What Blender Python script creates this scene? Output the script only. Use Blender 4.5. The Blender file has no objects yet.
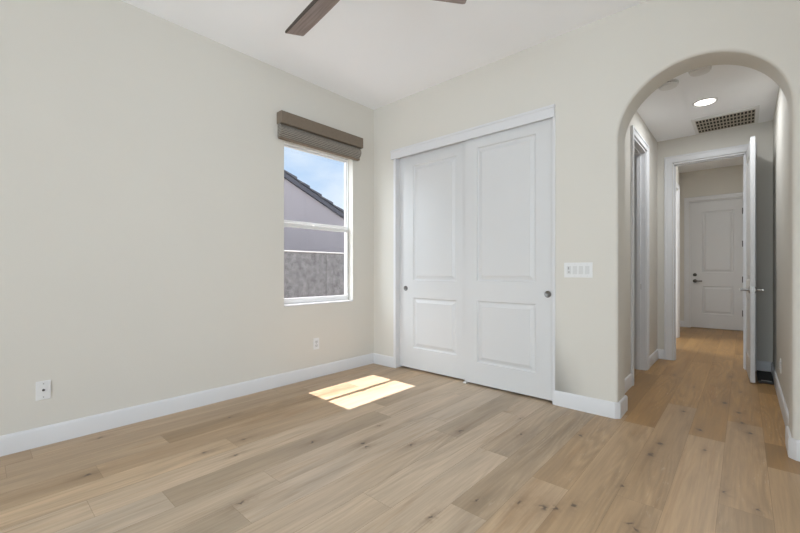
import bpy, bmesh, math, random
from mathutils import Vector, Matrix
random.seed(7)
R = math.radians
sc = bpy.context.scene
COL = sc.collection

# ------------------------------------------------------------------ camera
F_PX, HORIZON = 383.5, 270.7
cam_d = bpy.data.cameras.new('camera')
cam = bpy.data.objects.new('camera', cam_d)
COL.objects.link(cam)
cam.location = (0.0, 0.0, 1.111)
cam.rotation_euler = (R(90), 0, R(41.87))
cam_d.sensor_fit = 'HORIZONTAL'
cam_d.sensor_width = 36.0
cam_d.lens = F_PX / 800 * 36
cam_d.shift_y = (HORIZON - 266.5) / 800
cam_d.clip_start = 0.03
sc.camera = cam

# ------------------------------------------------------------------ exposure
sc.view_settings.view_transform = 'Standard'
sc.view_settings.look = 'None'
sc.view_settings.exposure = 0.05
sc.view_settings.gamma = 1.0
sc.view_settings.use_curve_mapping = False
sc.cycles.use_denoising = True
sc.cycles.max_bounces = 16
sc.cycles.diffuse_bounces = 8
sc.cycles.transparent_max_bounces = 16
sc.cycles.sample_clamp_indirect = 8.0

# ------------------------------------------------------------------ sky
wd = bpy.data.worlds.new('sky')
sc.world = wd
wd.use_nodes = True
nt = wd.node_tree
nt.nodes.clear()
N, L = nt.nodes, nt.links
wo = N.new('ShaderNodeOutputWorld'); bg = N.new('ShaderNodeBackground')
tc = N.new('ShaderNodeTexCoord'); sx = N.new('ShaderNodeSeparateXYZ')
L.new(tc.outputs['Generated'], sx.inputs[0])
rmp = N.new('ShaderNodeValToRGB')
e = rmp.color_ramp.elements
e[0].position = 0.0; e[0].color = (0.68, 0.79, 0.90, 1)
e[1].position = 0.9; e[1].color = (0.16, 0.36, 0.74, 1)
m = rmp.color_ramp.elements.new(0.35); m.color = (0.39, 0.58, 0.86, 1)
L.new(sx.outputs['Z'], rmp.inputs[0])
mp = N.new('ShaderNodeMapping'); mp.inputs['Scale'].default_value = (1.2, 2.2, 4.0)
mp.inputs['Location'].default_value = (0.35, 0.2, 0.1)
L.new(tc.outputs['Generated'], mp.inputs[0])
nz = N.new('ShaderNodeTexNoise'); nz.inputs['Scale'].default_value = 1.6
nz.inputs['Detail'].default_value = 7; nz.inputs['Roughness'].default_value = 0.55
L.new(mp.outputs[0], nz.inputs['Vector'])
cr = N.new('ShaderNodeValToRGB')
cr.color_ramp.elements[0].position = 0.40; cr.color_ramp.elements[0].color = (0, 0, 0, 1)
cr.color_ramp.elements[1].position = 0.72; cr.color_ramp.elements[1].color = (0.85, 0.85, 0.85, 1)
L.new(nz.outputs[0], cr.inputs[0])
mx = N.new('ShaderNodeMixRGB'); mx.inputs[2].default_value = (0.92, 0.95, 0.98, 1)
L.new(cr.outputs[0], mx.inputs[0]); L.new(rmp.outputs[0], mx.inputs[1])
# southern sky, out of view, has brightness added to light the room
SKY_N, SKY_S = 1.12, 10.6
glow = N.new('ShaderNodeMapRange'); glow.interpolation_type = 'SMOOTHSTEP'
glow.inputs['From Min'].default_value = 0.15; glow.inputs['From Max'].default_value = -0.35
glow.inputs['To Min'].default_value = SKY_N; glow.inputs['To Max'].default_value = SKY_S
L.new(sx.outputs['Y'], glow.inputs['Value']); L.new(glow.outputs[0], bg.inputs[1])
fac = N.new('ShaderNodeMapRange'); fac.interpolation_type = 'SMOOTHSTEP'
fac.inputs['From Min'].default_value = 0.15; fac.inputs['From Max'].default_value = -0.35
L.new(sx.outputs['Y'], fac.inputs['Value'])
cl = N.new('ShaderNodeMixRGB'); cl.inputs[2].default_value = (0.665, 0.745, 0.81, 1)
L.new(fac.outputs[0], cl.inputs[0]); L.new(mx.outputs[0], cl.inputs[1]); L.new(cl.outputs[0], bg.inputs[0])
L.new(bg.outputs[0], wo.inputs[0])

# ------------------------------------------------------------------ sun
sd = bpy.data.lights.new('sun', 'SUN')
sd.energy = 14.0; sd.angle = R(0.5); sd.color = (1.0, 0.92, 0.96)
sun = bpy.data.objects.new('sun', sd); COL.objects.link(sun)
SUN_EL = math.atan(2.09)
sun.rotation_euler = Vector((math.cos(SUN_EL), -0.012, -math.sin(SUN_EL))).to_track_quat('-Z', 'Y').to_euler()
sun.location = (-12, 2.4, 20)


def area(name, loc, direction, sx_, sy_, power, color, spread=180):
    d = bpy.data.lights.new(name, 'AREA'); d.shape = 'RECTANGLE'
    d.size = sx_; d.size_y = sy_; d.energy = power; d.color = color; d.spread = R(spread)
    o = bpy.data.objects.new(name, d); COL.objects.link(o)
    o.location = loc
    o.rotation_euler = Vector(direction).to_track_quat('-Z', 'Y').to_euler()
    return o


# portals in the window openings (they guide the sampling of the sky and give no light themselves)
for loc_, dir_, w_, h_ in (((-0.95, -3.62, 1.45), (0, 1, 0), 2.9, 1.95), ((1.17, 0.0, 1.55), (-1, 0, 0), 1.75, 1.75), ((-3.49, 2.46, 1.585), (1, 0, 0), 0.86, 1.6)):
    area('sky_portal', loc_, dir_, w_, h_, 1.0, (1, 1, 1)).data.cycles.is_portal = True
# light added in the unseen room on the left beyond the hall
area('side_room_fill', (-2.2, 7.2, 1.3), (1, 0, -0.05), 1.0, 1.4, 36, (0.95, 0.98, 1.0))


# ------------------------------------------------------------------ materials
def lin(c):
    return tuple((x / 255 / 12.92) if x / 255 <= 0.04045 else ((x / 255 + 0.055) / 1.055) ** 2.4 for x in c)


def newmat(name):
    mt = bpy.data.materials.new(name); mt.use_nodes = True
    t = mt.node_tree
    return mt, t, t.nodes, t.links, t.nodes['Principled BSDF']


def mat(name, color, rough=0.5, metal=0.0, var=0.03, scale=8.0, bump=0.0, bscale=120.0, spec=0.5, stretch=None):
    mt, t, N, L, b = newmat(name)
    tc = N.new('ShaderNodeTexCoord')
    vec = tc.outputs['Object']
    if stretch:
        mp = N.new('ShaderNodeMapping'); mp.inputs['Scale'].default_value = stretch
        L.new(vec, mp.inputs[0]); vec = mp.outputs[0]
    nz = N.new('ShaderNodeTexNoise'); nz.inputs['Scale'].default_value = scale; nz.inputs['Detail'].default_value = 4
    L.new(vec, nz.inputs['Vector'])
    mx = N.new('ShaderNodeMixRGB')
    mx.inputs[1].default_value = tuple(c * (1 - var) for c in color) + (1,)
    mx.inputs[2].default_value = tuple(min(1, c * (1 + var)) for c in color) + (1,)
    L.new(nz.outputs[0], mx.inputs[0]); L.new(mx.outputs[0], b.inputs['Base Color'])
    b.inputs['Roughness'].default_value = rough; b.inputs['Metallic'].default_value = metal
    b.inputs['Specular IOR Level'].default_value = spec
    if bump:
        n2 = N.new('ShaderNodeTexNoise'); n2.inputs['Scale'].default_value = bscale; n2.inputs['Detail'].default_value = 3
        L.new(vec, n2.inputs['Vector'])
        bp = N.new('ShaderNodeBump'); bp.inputs['Strength'].default_value = bump; bp.inputs['Distance'].default_value = 0.004
        L.new(n2.outputs[0], bp.inputs['Height']); L.new(bp.outputs[0], b.inputs['Normal'])
    return mt


M = {}
M['wall'] = mat('greige_wall_paint', (0.655, 0.63, 0.58), 0.75, var=0.012, scale=3, bump=0.10, bscale=90, spec=0.25)
M['ceil'] = mat('white_ceiling_paint', (0.92, 0.93, 0.955), 0.85, var=0.01, scale=3, bump=0.08, bscale=110, spec=0.2)
M['trim'] = mat('white_trim_paint', (0.68, 0.68, 0.695), 0.38, var=0.01, scale=5)
M['door'] = mat('white_door_paint', (0.64, 0.64, 0.645), 0.42, var=0.01, scale=5)
M['vinyl'] = mat('white_vinyl', (0.72, 0.72, 0.71), 0.35, var=0.01)
M['plastic'] = mat('white_plastic', (0.74, 0.74, 0.74), 0.32, var=0.01)
M['plastic2'] = mat('off_white_plastic', (0.63, 0.63, 0.625), 0.35, var=0.01)
M['chrome'] = mat('satin_nickel', (0.36, 0.35, 0.34), 0.30, metal=1.0, var=0.04, scale=30)
M['pull'] = mat('dull_nickel', (0.20, 0.195, 0.19), 0.42, metal=1.0, var=0.05, scale=30)
M['darkmetal'] = mat('dark_bronze', (0.10, 0.095, 0.09), 0.4, metal=0.7, var=0.05)
M['black'] = mat('black_rubber', (0.018, 0.017, 0.016), 0.6, var=0.1)
M['slot'] = mat('dark_slot', (0.05, 0.05, 0.05), 0.6, var=0.05)
M['valance'] = mat('taupe_fabric', (0.185, 0.145, 0.108), 0.85, var=0.12, scale=40, bump=0.3, bscale=260)
M['grille'] = mat('tan_grille_metal', (0.42, 0.375, 0.30), 0.5, var=0.05)
M['duct'] = mat('dark_duct', (0.02, 0.018, 0.015), 0.8, var=0.1)
M['stucco'] = mat('grey_stucco', (0.188, 0.168, 0.174), 0.95, var=0.06, scale=2.5, bump=0.5, bscale=40, spec=0.1)
M['fascia'] = mat('slate_fascia', (0.032, 0.031, 0.040), 0.7, var=0.1)
M['cap'] = mat('pale_cap_stone', (0.50, 0.48, 0.46), 0.9, var=0.05)
M['gravel'] = mat('tan_gravel', (0.40, 0.35, 0.29), 0.95, var=0.3, scale=60, bump=0.6, bscale=80)
M['blade_edge'] = mat('dark_walnut_edge', (0.06, 0.045, 0.035), 0.5, var=0.1)
M['rod'] = mat('fan_metal', (0.09, 0.08, 0.07), 0.4, metal=0.8, var=0.05)


def woven():
    mt, t, N, L, b = newmat('woven_shade')
    tc = N.new('ShaderNodeTexCoord'); mp = N.new('ShaderNodeMapping')
    mp.inputs['Rotation'].default_value = (R(0), 0, 0)
    L.new(tc.outputs['Object'], mp.inputs[0])
    w = N.new('ShaderNodeTexWave'); w.wave_type = 'BANDS'; w.bands_direction = 'Z'
    w.inputs['Scale'].default_value = 22; w.inputs['Distortion'].default_value = 1.2; w.inputs['Detail'].default_value = 2
    w.inputs['Detail Scale'].default_value = 2
    L.new(mp.outputs[0], w.inputs['Vector'])
    n = N.new('ShaderNodeTexNoise'); n.inputs['Scale'].default_value = 90; n.inputs['Detail'].default_value = 3
    L.new(mp.outputs[0], n.inputs['Vector'])
    a = N.new('ShaderNodeMath'); a.operation = 'MULTIPLY_ADD'; a.inputs[1].default_value = 0.5; 
    L.new(n.outputs[0], a.inputs[0]); 
    s = N.new('ShaderNodeMath'); s.operation = 'MULTIPLY'; s.inputs[1].default_value = 0.6
    L.new(w.outputs[0], s.inputs[0]); L.new(s.outputs[0], a.inputs[2])
    r = N.new('ShaderNodeValToRGB')
    r.color_ramp.elements[0].position = 0.2; r.color_ramp.elements[0].color = (0.085, 0.073, 0.060, 1)
    r.color_ramp.elements[1].position = 0.85; r.color_ramp.elements[1].color = (0.34, 0.31, 0.27, 1)
    L.new(a.outputs[0], r.inputs[0]); L.new(r.outputs[0], b.inputs['Base Color'])
    b.inputs['Roughness'].default_value = 0.8
    return mt


def block():
    mt, t, N, L, b = newmat('grey_block_wall')
    tc = N.new('ShaderNodeTexCoord'); mp = N.new('ShaderNodeMapping')
    mp.inputs['Rotation'].default_value = (R(90), 0, R(90))
    L.new(tc.outputs['Object'], mp.inputs[0])
    n = N.new('ShaderNodeTexNoise'); n.inputs['Scale'].default_value = 9; n.inputs['Detail'].default_value = 8
    n.inputs['Roughness'].default_value = 0.7
    L.new(tc.outputs['Object'], n.inputs['Vector'])
    r = N.new('ShaderNodeValToRGB')
    r.color_ramp.elements[0].position = 0.3; r.color_ramp.elements[0].color = (0.06, 0.057, 0.057, 1)
    r.color_ramp.elements[1].position = 0.75; r.color_ramp.elements[1].color = (0.20, 0.19, 0.192, 1)
    L.new(n.outputs[0], r.inputs[0]); L.new(r.outputs[0], b.inputs['Base Color'])
    bp = N.new('ShaderNodeBump'); bp.inputs['Strength'].default_value = 0.5; bp.inputs['Distance'].default_value = 0.01
    L.new(n.outputs[0], bp.inputs['Height']); L.new(bp.outputs[0], b.inputs['Normal'])
    b.inputs['Roughness'].default_value = 0.95
    return mt


def wood_blade():
    mt, t, N, L, b = newmat('walnut_blade')
    tc = N.new('ShaderNodeTexCoord'); mp = N.new('ShaderNodeMapping'); mp.inputs['Scale'].default_value = (3, 45, 45)
    L.new(tc.outputs['Object'], mp.inputs[0])
    n = N.new('ShaderNodeTexNoise'); n.inputs['Scale'].default_value = 1.5; n.inputs['Detail'].default_value = 5
    L.new(mp.outputs[0], n.inputs['Vector'])
    r = N.new('ShaderNodeValToRGB')
    r.color_ramp.elements[0].position = 0.3; r.color_ramp.elements[0].color = (0.21, 0.16, 0.145, 1)
    r.color_ramp.elements[1].position = 0.75; r.color_ramp.elements[1].color = (0.36, 0.295, 0.275, 1)
    L.new(n.outputs[0], r.inputs[0]); L.new(r.outputs[0], b.inputs['Base Color'])
    b.inputs['Roughness'].default_value = 0.45
    return mt


def glass():
    mt = bpy.data.materials.new('window_glass'); mt.use_nodes = True
    t = mt.node_tree; t.nodes.clear()
    o = t.nodes.new('ShaderNodeOutputMaterial'); mix = t.nodes.new('ShaderNodeMixShader')
    tr = t.nodes.new('ShaderNodeBsdfTransparent'); gl = t.nodes.new('ShaderNodeBsdfGlossy')
    tr.inputs[0].default_value = (0.985, 0.99, 0.99, 1)
    gl.inputs['Roughness'].default_value = 0.02
    lw = t.nodes.new('ShaderNodeLayerWeight'); lw.inputs[0].default_value = 0.5
    pw = t.nodes.new('ShaderNodeMath'); pw.operation = 'POWER'; pw.inputs[1].default_value = 5.0
    ma = t.nodes.new('ShaderNodeMath'); ma.operation = 'MULTIPLY_ADD'; ma.inputs[1].default_value = 0.6; ma.inputs[2].default_value = 0.025
    t.links.new(lw.outputs['Facing'], pw.inputs[0]); t.links.new(pw.outputs[0], ma.inputs[0])
    t.links.new(ma.outputs[0], mix.inputs[0]); t.links.new(tr.outputs[0], mix.inputs[1])
    t.links.new(gl.outputs[0], mix.inputs[2]); t.links.new(mix.outputs[0], o.inputs[0])
    return mt


def lampmat():
    mt, t, N, L, b = newmat('lit_lens')
    b.inputs['Base Color'].default_value = (0.9, 0.9, 0.88, 1)
    b.inputs['Emission Color'].default_value = (1.0, 0.95, 0.86, 1)
    b.inputs['Emission Strength'].default_value = 6.0
    return mt


M['woven'] = woven(); M['block'] = block(); M['blade'] = wood_blade(); M['glass'] = glass(); M['lens'] = lampmat()

KNOTS = [(-2.08, 1.47, .9), (-2.45, 1.2, .9), (-2.28, 1.06, .7), (-1.83, 1.68, 1.0), (-1.77, 1.66, .8), (-2.33, 2.4, .7),
         (-1.58, 1.87, .9), (-0.70, 1.79, 1.3), (-0.80, 1.75, 1.0), (-0.66, 1.82, 1.0), (-1.05, 1.38, .8), (-1.46, 2.26, 1.2),
         (-1.13, 2.49, .8), (-0.82, 2.74, 1.0), (-0.47, 2.24, .8), (-0.37, 1.93, .7), (-0.34, 1.90, .7), (-0.18, 3.03, .7),
         (-0.07, 2.52, .7), (0.05, 2.44, .6), (-0.12, 4.22, 1.7), (-0.01, 3.75, 1.6), (-0.23, 3.39, 1.2), (-0.42, 2.74, 1.7), (-0.03, 4.0, 1.3), (-0.40, 2.95, 1.3), (-0.36, 3.75, 1.2), (0.03, 3.55, 1.3),
         (-3.19, 0.57, .9), (-1.79, 0.86, 1.0), (-0.96, 1.63, .8), (-0.6, 1.9, .8), (-2.66, 0.42, 1.1), (-2.45, .95, .9),
         (-0.02, 4.7, 1.0), (-0.35, 4.6, .8), (-0.10, 5.3, .9), (-1.25, 2.75, .6), (-1.95, 1.95, .6), (-2.9, 1.3, .7), (-0.55, 5.0, .8)]


def floor_mat():
    mt, t, N, L, b = newmat('oak_plank_floor')

    def math_(op, a, bb=None, c=None):
        n = N.new('ShaderNodeMath'); n.operation = op
        for i, v in enumerate((a, bb, c)):
            if v is None: continue
            if isinstance(v, (int, float)): n.inputs[i].default_value = v
            else: L.new(v, n.inputs[i])
        return n.outputs[0]

    def mul(col, f):
        n = N.new('ShaderNodeVectorMath'); n.operation = 'SCALE'
        L.new(col, n.inputs[0]); L.new(f, n.inputs['Scale'])
        return n.outputs[0]
    tc = N.new('ShaderNodeTexCoord')
    at = N.new('ShaderNodeAttribute'); at.attribute_name = 'plank'
    sp = N.new('ShaderNodeSeparateColor'); L.new(at.outputs['Color'], sp.inputs[0])
    tone, hue, seed = sp.outputs[0], sp.outputs[1], sp.outputs[2]
    cmb = N.new('ShaderNodeCombineXYZ')
    L.new(math_('MULTIPLY', seed, 37.0), cmb.inputs[0]); L.new(math_('MULTIPLY', seed, 91.0), cmb.inputs[1]); L.new(math_('MULTIPLY', seed, 53.0), cmb.inputs[2])
    ad = N.new('ShaderNodeVectorMath'); ad.operation = 'ADD'
    L.new(tc.outputs['Object'], ad.inputs[0]); L.new(cmb.outputs[0], ad.inputs[1])

    def noise(scale, sc_, detail=4, rough=0.55, dist=0.0):
        mp = N.new('ShaderNodeMapping'); mp.inputs['Scale'].default_value = sc_
        L.new(ad.outputs[0], mp.inputs[0])
        n = N.new('ShaderNodeTexNoise'); n.inputs['Scale'].default_value = scale
        n.inputs['Detail'].default_value = detail; n.inputs['Roughness'].default_value = rough
        n.inputs['Distortion'].default_value = dist
        L.new(mp.outputs[0], n.inputs['Vector'])
        return n.outputs[0]
    # tone of the plank, with the dimmer hall light painted in
    r = N.new('ShaderNodeValToRGB')
    r.color_ramp.elements[0].position = 0.0; r.color_ramp.elements[0].color = FLOOR_DARK + (1,)
    r.color_ramp.elements[1].position = 1.0; r.color_ramp.elements[1].color = FLOOR_LIGHT + (1,)
    mm = r.color_ramp.elements.new(0.5); mm.color = FLOOR_MID + (1,)
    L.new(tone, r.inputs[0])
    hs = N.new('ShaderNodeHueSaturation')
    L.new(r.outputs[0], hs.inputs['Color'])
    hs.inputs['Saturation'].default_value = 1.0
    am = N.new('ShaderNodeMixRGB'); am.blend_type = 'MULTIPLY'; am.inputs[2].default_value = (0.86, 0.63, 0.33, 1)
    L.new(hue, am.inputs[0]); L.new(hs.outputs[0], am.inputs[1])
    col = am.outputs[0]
    fine = noise(1.0, (85, 3.2, 1), 5, 0.6)
    col = mul(col, math_('MULTIPLY_ADD', math_('SUBTRACT', fine, 0.5), 0.6, 1.0))
    broad = noise(1.0, (7.5, 0.8, 1), 3, 0.5, 0.6)
    col = mul(col, math_('MULTIPLY_ADD', math_('SUBTRACT', broad, 0.5), 0.70, 1.0))
    # brown mineral streaks along the board
    stk = N.new('ShaderNodeMapRange'); stk.inputs['From Min'].default_value = 0.54; stk.inputs['From Max'].default_value = 0.72
    L.new(noise(1.0, (13, 1.1, 1), 5, 0.6, 0.8), stk.inputs['Value'])
    ms = N.new('ShaderNodeMixRGB'); ms.blend_type = 'MULTIPLY'; ms.inputs[2].default_value = (0.72, 0.62, 0.50, 1)
    L.new(math_('MULTIPLY', stk.outputs[0], 0.6), ms.inputs[0]); L.new(col, ms.inputs[1]); col = ms.outputs[0]
    # cathedral figure
    ringv = noise(1.0, (5.5, 0.55, 1), 2, 0.4)
    ring = math_('SINE', math_('MULTIPLY', ringv, 95.0))
    msk = N.new('ShaderNodeMapRange'); msk.inputs['From Min'].default_value = 0.45; msk.inputs['From Max'].default_value = 0.62
    L.new(noise(1.0, (3.0, 0.5, 1), 2), msk.inputs['Value'])
    col = mul(col, math_('MULTIPLY_ADD', math_('MULTIPLY', ring, msk.outputs[0]), 0.09, 1.0))
    # pale lime flecks in the open grain
    fl = N.new('ShaderNodeMapRange'); fl.inputs['From Min'].default_value = 0.60; fl.inputs['From Max'].default_value = 0.72
    L.new(noise(1.0, (120, 14, 1), 3, 0.6), fl.inputs['Value'])
    flm = math_('MULTIPLY', math_('MULTIPLY', fl.outputs[0], msk.outputs[0]), 0.35)
    mx = N.new('ShaderNodeMixRGB'); mx.inputs[2].default_value = (0.62, 0.52, 0.40, 1)
    L.new(flm, mx.inputs[0]); L.new(col, mx.inputs[1]); col = mx.outputs[0]
    # knots
    sep = N.new('ShaderNodeSeparateXYZ')
    wob = N.new('ShaderNodeTexNoise'); wob.inputs['Scale'].default_value = 30; L.new(tc.outputs['Object'], wob.inputs['Vector'])
    L.new(tc.outputs['Object'], sep.inputs[0])
    X = math_('ADD', sep.outputs[0], math_('MULTIPLY', math_('SUBTRACT', wob.outputs[0], 0.5), 0.06))
    Y = sep.outputs[1]
    core = halo = None
    for kx, ky, s in KNOTS:
        dx = math_('SUBTRACT', X, kx); dy = math_('SUBTRACT', Y, ky)
        d2 = math_('ADD', math_('MULTIPLY', math_('MULTIPLY', dx, dx), 1 / (0.0075 * s) ** 2), math_('MULTIPLY', math_('MULTIPLY', dy, dy), 1 / (0.014 * s) ** 2))
        g = math_('DIVIDE', 1.0, math_('ADD', 1.0, math_('MULTIPLY', d2, d2)))
        core = g if core is None else math_('MAXIMUM', core, g)
        d3 = math_('ADD', math_('MULTIPLY', math_('MULTIPLY', dx, dx), 1 / (0.022 * s) ** 2), math_('MULTIPLY', math_('MULTIPLY', dy, dy), 1 / (0.09 * s) ** 2))
        hh = math_('DIVIDE', 1.0, math_('ADD', 1.0, d3))
        halo = hh if halo is None else math_('MAXIMUM', halo, hh)
    m1 = N.new('ShaderNodeMixRGB'); m1.inputs[2].default_value = (0.20, 0.125, 0.07, 1)
    L.new(math_('MULTIPLY', halo, 0.5), m1.inputs[0]); L.new(col, m1.inputs[1])
    m2 = N.new('ShaderNodeMixRGB'); m2.inputs[2].default_value = (0.045, 0.028, 0.02, 1)
    L.new(math_('MULTIPLY', core, 0.8), m2.inputs[0]); L.new(m1.outputs[0], m2.inputs[1])
    L.new(m2.outputs[0], b.inputs['Base Color'])
    L.new(math_('MULTIPLY_ADD', fine, 0.12, 0.33), b.inputs['Roughness'])
    bp = N.new('ShaderNodeBump'); bp.inputs['Strength'].default_value = 0.12; bp.inputs['Distance'].default_value = 0.002
    L.new(fine, bp.inputs['Height']); L.new(bp.outputs[0], b.inputs['Normal'])
    b.inputs['Specular IOR Level'].default_value = 0.45
    return mt


FLOOR_DARK, FLOOR_MID, FLOOR_LIGHT = (0.31, 0.235, 0.155), (0.485, 0.385, 0.285), (0.59, 0.485, 0.375)
M['floor'] = floor_mat()
M['seam'] = mat('plank_seam', (0.20, 0.145, 0.095), 0.8)


# ------------------------------------------------------------------ mesh helpers
class MB:
    def __init__(self):
        self.bm = bmesh.new()

    def box(self, x0, x1, y0, y1, z0, z1, bevel=0.0, seg=2):
        b = bmesh.new()
        vs = [b.verts.new(p) for p in [(x0, y0, z0), (x1, y0, z0), (x1, y1, z0), (x0, y1, z0), (x0, y0, z1), (x1, y0, z1), (x1, y1, z1), (x0, y1, z1)]]
        for f in [(0, 3, 2, 1), (4, 5, 6, 7), (0, 1, 5, 4), (1, 2, 6, 5), (2, 3, 7, 6), (3, 0, 4, 7)]:
            b.faces.new([vs[i] for i in f])
        if bevel:
            bmesh.ops.bevel(b, geom=list(b.edges), offset=bevel, segments=seg, profile=0.5, affect='EDGES')
        self.merge(b)
        return self

    def merge(self, b, mtx=None):
        if mtx is not None: b.transform(mtx)
        me = bpy.data.meshes.new('t'); b.to_mesh(me); b.free()
        self.bm.from_mesh(me); bpy.data.meshes.remove(me)

    def face(self, pts):
        self.bm.faces.new([self.bm.verts.new(p) for p in pts])

    def prism(self, poly, axis, a, b):
        """poly: 2-D outline in the two other axes, extruded along axis from a to b."""
        def P(p, t):
            v = list(p); v.insert(axis, t); return tuple(v)
        lo = [self.bm.verts.new(P(p, a)) for p in poly]; hi = [self.bm.verts.new(P(p, b)) for p in poly]
        n = len(poly)
        self.bm.faces.new(lo[::-1]); self.bm.faces.new(hi)
        for i in range(n):
            self.bm.faces.new([lo[i], lo[(i + 1) % n], hi[(i + 1) % n], hi[i]])

    def lathe(self, prof, origin, axis=(0, 0, 1), seg=32):
        """prof: (radius, height) pairs; closed at both ends."""
        b = bmesh.new(); rings = []
        for r, h in prof:
            if r < 1e-6:
                rings.append([b.verts.new((0, 0, h))])
            else:
                rings.append([b.verts.new((r * math.cos(2 * math.pi * i / seg), r * math.sin(2 * math.pi * i / seg), h)) for i in range(seg)])
        for q, w in zip(rings, rings[1:]):
            for i in range(seg):
                j = (i + 1) % seg
                if len(q) == 1 and len(w) == 1: continue
                if len(q) == 1: b.faces.new([q[0], w[i], w[j]])
                elif len(w) == 1: b.faces.new([q[i], q[j], w[0]])
                else: b.faces.new([q[i], q[j], w[j], w[i]])
        for rg, flip in ((rings[0], True), (rings[-1], False)):
            if len(rg) > 1: b.faces.new(rg[::-1] if flip else rg)
        rot = Vector((0, 0, 1)).rotation_difference(Vector(axis)).to_matrix().to_4x4()
        self.merge(b, Matrix.Translation(origin) @ rot)
        return self

    def sweep(self, path, prof):
        """prof (offset to the left of travel, z) swept along a horizontal polyline with mitred corners."""
        n = len(path); rings = []
        for i, p in enumerate(path):
            p = Vector(p)
            d0 = (p - Vector(path[i - 1])).normalized() if i else None
            d1 = (Vector(path[i + 1]) - p).normalized() if i < n - 1 else None
            d0 = d0 or d1; d1 = d1 or d0
            n0 = Vector((-d0.y, d0.x)); n1 = Vector((-d1.y, d1.x))
            mit = (n0 + n1).normalized(); k = 1 / max(0.3, mit.dot(n0))
            rings.append([self.bm.verts.new((p.x + mit.x * o * k, p.y + mit.y * o * k, z)) for o, z in prof])
        for a, b in zip(rings, rings[1:]):
            for i in range(len(prof)):
                j = (i + 1) % len(prof)
                self.bm.faces.new([a[i], a[j], b[j], b[i]])
        self.bm.faces.new(rings[0]); self.bm.faces.new(rings[-1][::-1])
        return self

    def build(self, name, material, parent=None, smooth=None, loc=None):
        bmesh.ops.recalc_face_normals(self.bm, faces=self.bm.faces)
        me = bpy.data.meshes.new(name); self.bm.to_mesh(me); self.bm.free()
        me.materials.append(material)
        o = bpy.data.objects.new(name, me); COL.objects.link(o)
        if smooth:
            for p in me.polygons: p.use_smooth = True
            me.set_sharp_from_angle(angle=R(smooth))
        if parent is not None: o.parent = parent
        if loc is not None: o.location = loc
        return o


def tag(o, label, cat, group=None, kind=None):
    o['label'] = label; o['category'] = cat
    if group: o['group'] = group
    if kind: o['kind'] = kind
    return o


def empty(name, loc=(0, 0, 0)):
    o = bpy.data.objects.new(name, None); COL.objects.link(o); o.location = loc
    o.empty_display_size = 0.1
    return o


def S(o, label, cat):
    return tag(o, label, cat, kind='structure')


# ------------------------------------------------------------------ dimensions
XL, YB, H = -3.322, 3.23, 3.048
RX, RY = 1.15, -3.60
YA = 3.47                      # back face of the arch wall
HL, HR, HY, HC = -0.815, 0.235, 5.80, 2.743     # hall
VL, VL2, VR, VY = -0.82, -0.95, 0.235, 9.38                # vestibule
T = 0.10

# ------------------------------------------------------------------ floor: oak planks
ROW0, PW = -1.04, 0.19
ends = {-12: [0.24], -9: [0.47], -8: [1.122], -7: [0.37], -6: [0.638], -4: [0.82], -3: [2.157], -1: [2.128], 0: [1.527], 1: [2.018], 5: [2.378], 6: [3.01, 3.42], 2: [3.22], 3: [3.9], 4: [3.25]}
tones = {(-3, 2.3): .30, (-3, 2.0): .62, (-1, 2.3): .38, (-1, 2.0): .66, (0, 1.7): .22, (0, 1.3): .6, (1, 2.2): .36, (1, 1.8): .66,
         (5, 2.2): .30, (5, 2.6): .44, (6, 3.2): .18, (6, 2.8): .5, (6, 3.6): .45, (-6, .8): .28, (-6, .5): .6, (-4, .7): .25, (-4, 1.0): .62,
         (-8, 1.0): .75, (-8, 1.3): .45, (-9, .4): .35, (2, 3.4): .25, (2, 3.0): .42, (3, 3.4): .34, (4, 3.4): .30, (4, 3.0): .46}
bm = bmesh.new()
lay = bm.loops.layers.float_color.new('plank')
FY0, FY1 = RY - 0.15, VY + 0.25
FX0, FX1 = XL - 0.1, RX + 0.1
g = 0.0005
for k in range(-14, 14):
    x0, x1 = ROW0 + k * PW, ROW0 + (k + 1) * PW
    x0c, x1c = max(x0, FX0), min(x1, FX1)
    if x1c - x0c < 0.005: continue
    known = sorted(ends.get(k, [random.uniform(-1, 2.5)]))
    es = list(known)
    y = known[0]
    while y > FY0:
        y -= random.uniform(1.3, 2.0); es.append(y)
    y = known[-1]
    while y < FY1:
        y += random.uniform(1.3, 2.0); es.append(y)
    es = sorted(set([FY0] + [v for v in es if FY0 + .05 < v < FY1 - .05] + [FY1]))
    for a, b_ in zip(es, es[1:]):
        tn = random.gauss(0.60, 0.09)
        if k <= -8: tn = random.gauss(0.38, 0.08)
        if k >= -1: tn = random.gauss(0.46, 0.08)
        if k >= 0 and a > 3.0: tn = random.gauss(0.27, 0.08)  # past the arch: dim hall light painted into the plank tone
        for (kk, yy), v in tones.items():
            if kk == k and a <= yy < b_: tn = v
        ym, xm = (a + b_) / 2, (x0 + x1) / 2
        amber_shade = random.uniform(0, .25) + (.25 if k <= -8 else 0) + (.14 if xm > -1.3 else 0) + (.22 if xm > -0.9 else 0) + (.16 if xm > -0.5 else 0) + (.6 if (a > 3.0 and xm > -1) else 0)  # position terms paint uneven room and hall light; random part is wood colour
        c = (min(1, max(0, tn)), min(1, amber_shade), random.random(), 1)
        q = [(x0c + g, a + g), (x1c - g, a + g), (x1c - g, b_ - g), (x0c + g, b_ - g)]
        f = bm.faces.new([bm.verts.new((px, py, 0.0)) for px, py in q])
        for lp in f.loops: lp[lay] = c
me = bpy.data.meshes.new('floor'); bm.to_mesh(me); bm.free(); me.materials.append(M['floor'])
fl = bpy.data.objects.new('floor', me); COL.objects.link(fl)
S(fl, 'light oak plank floor running through the bedroom and the hall', 'floor')
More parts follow.
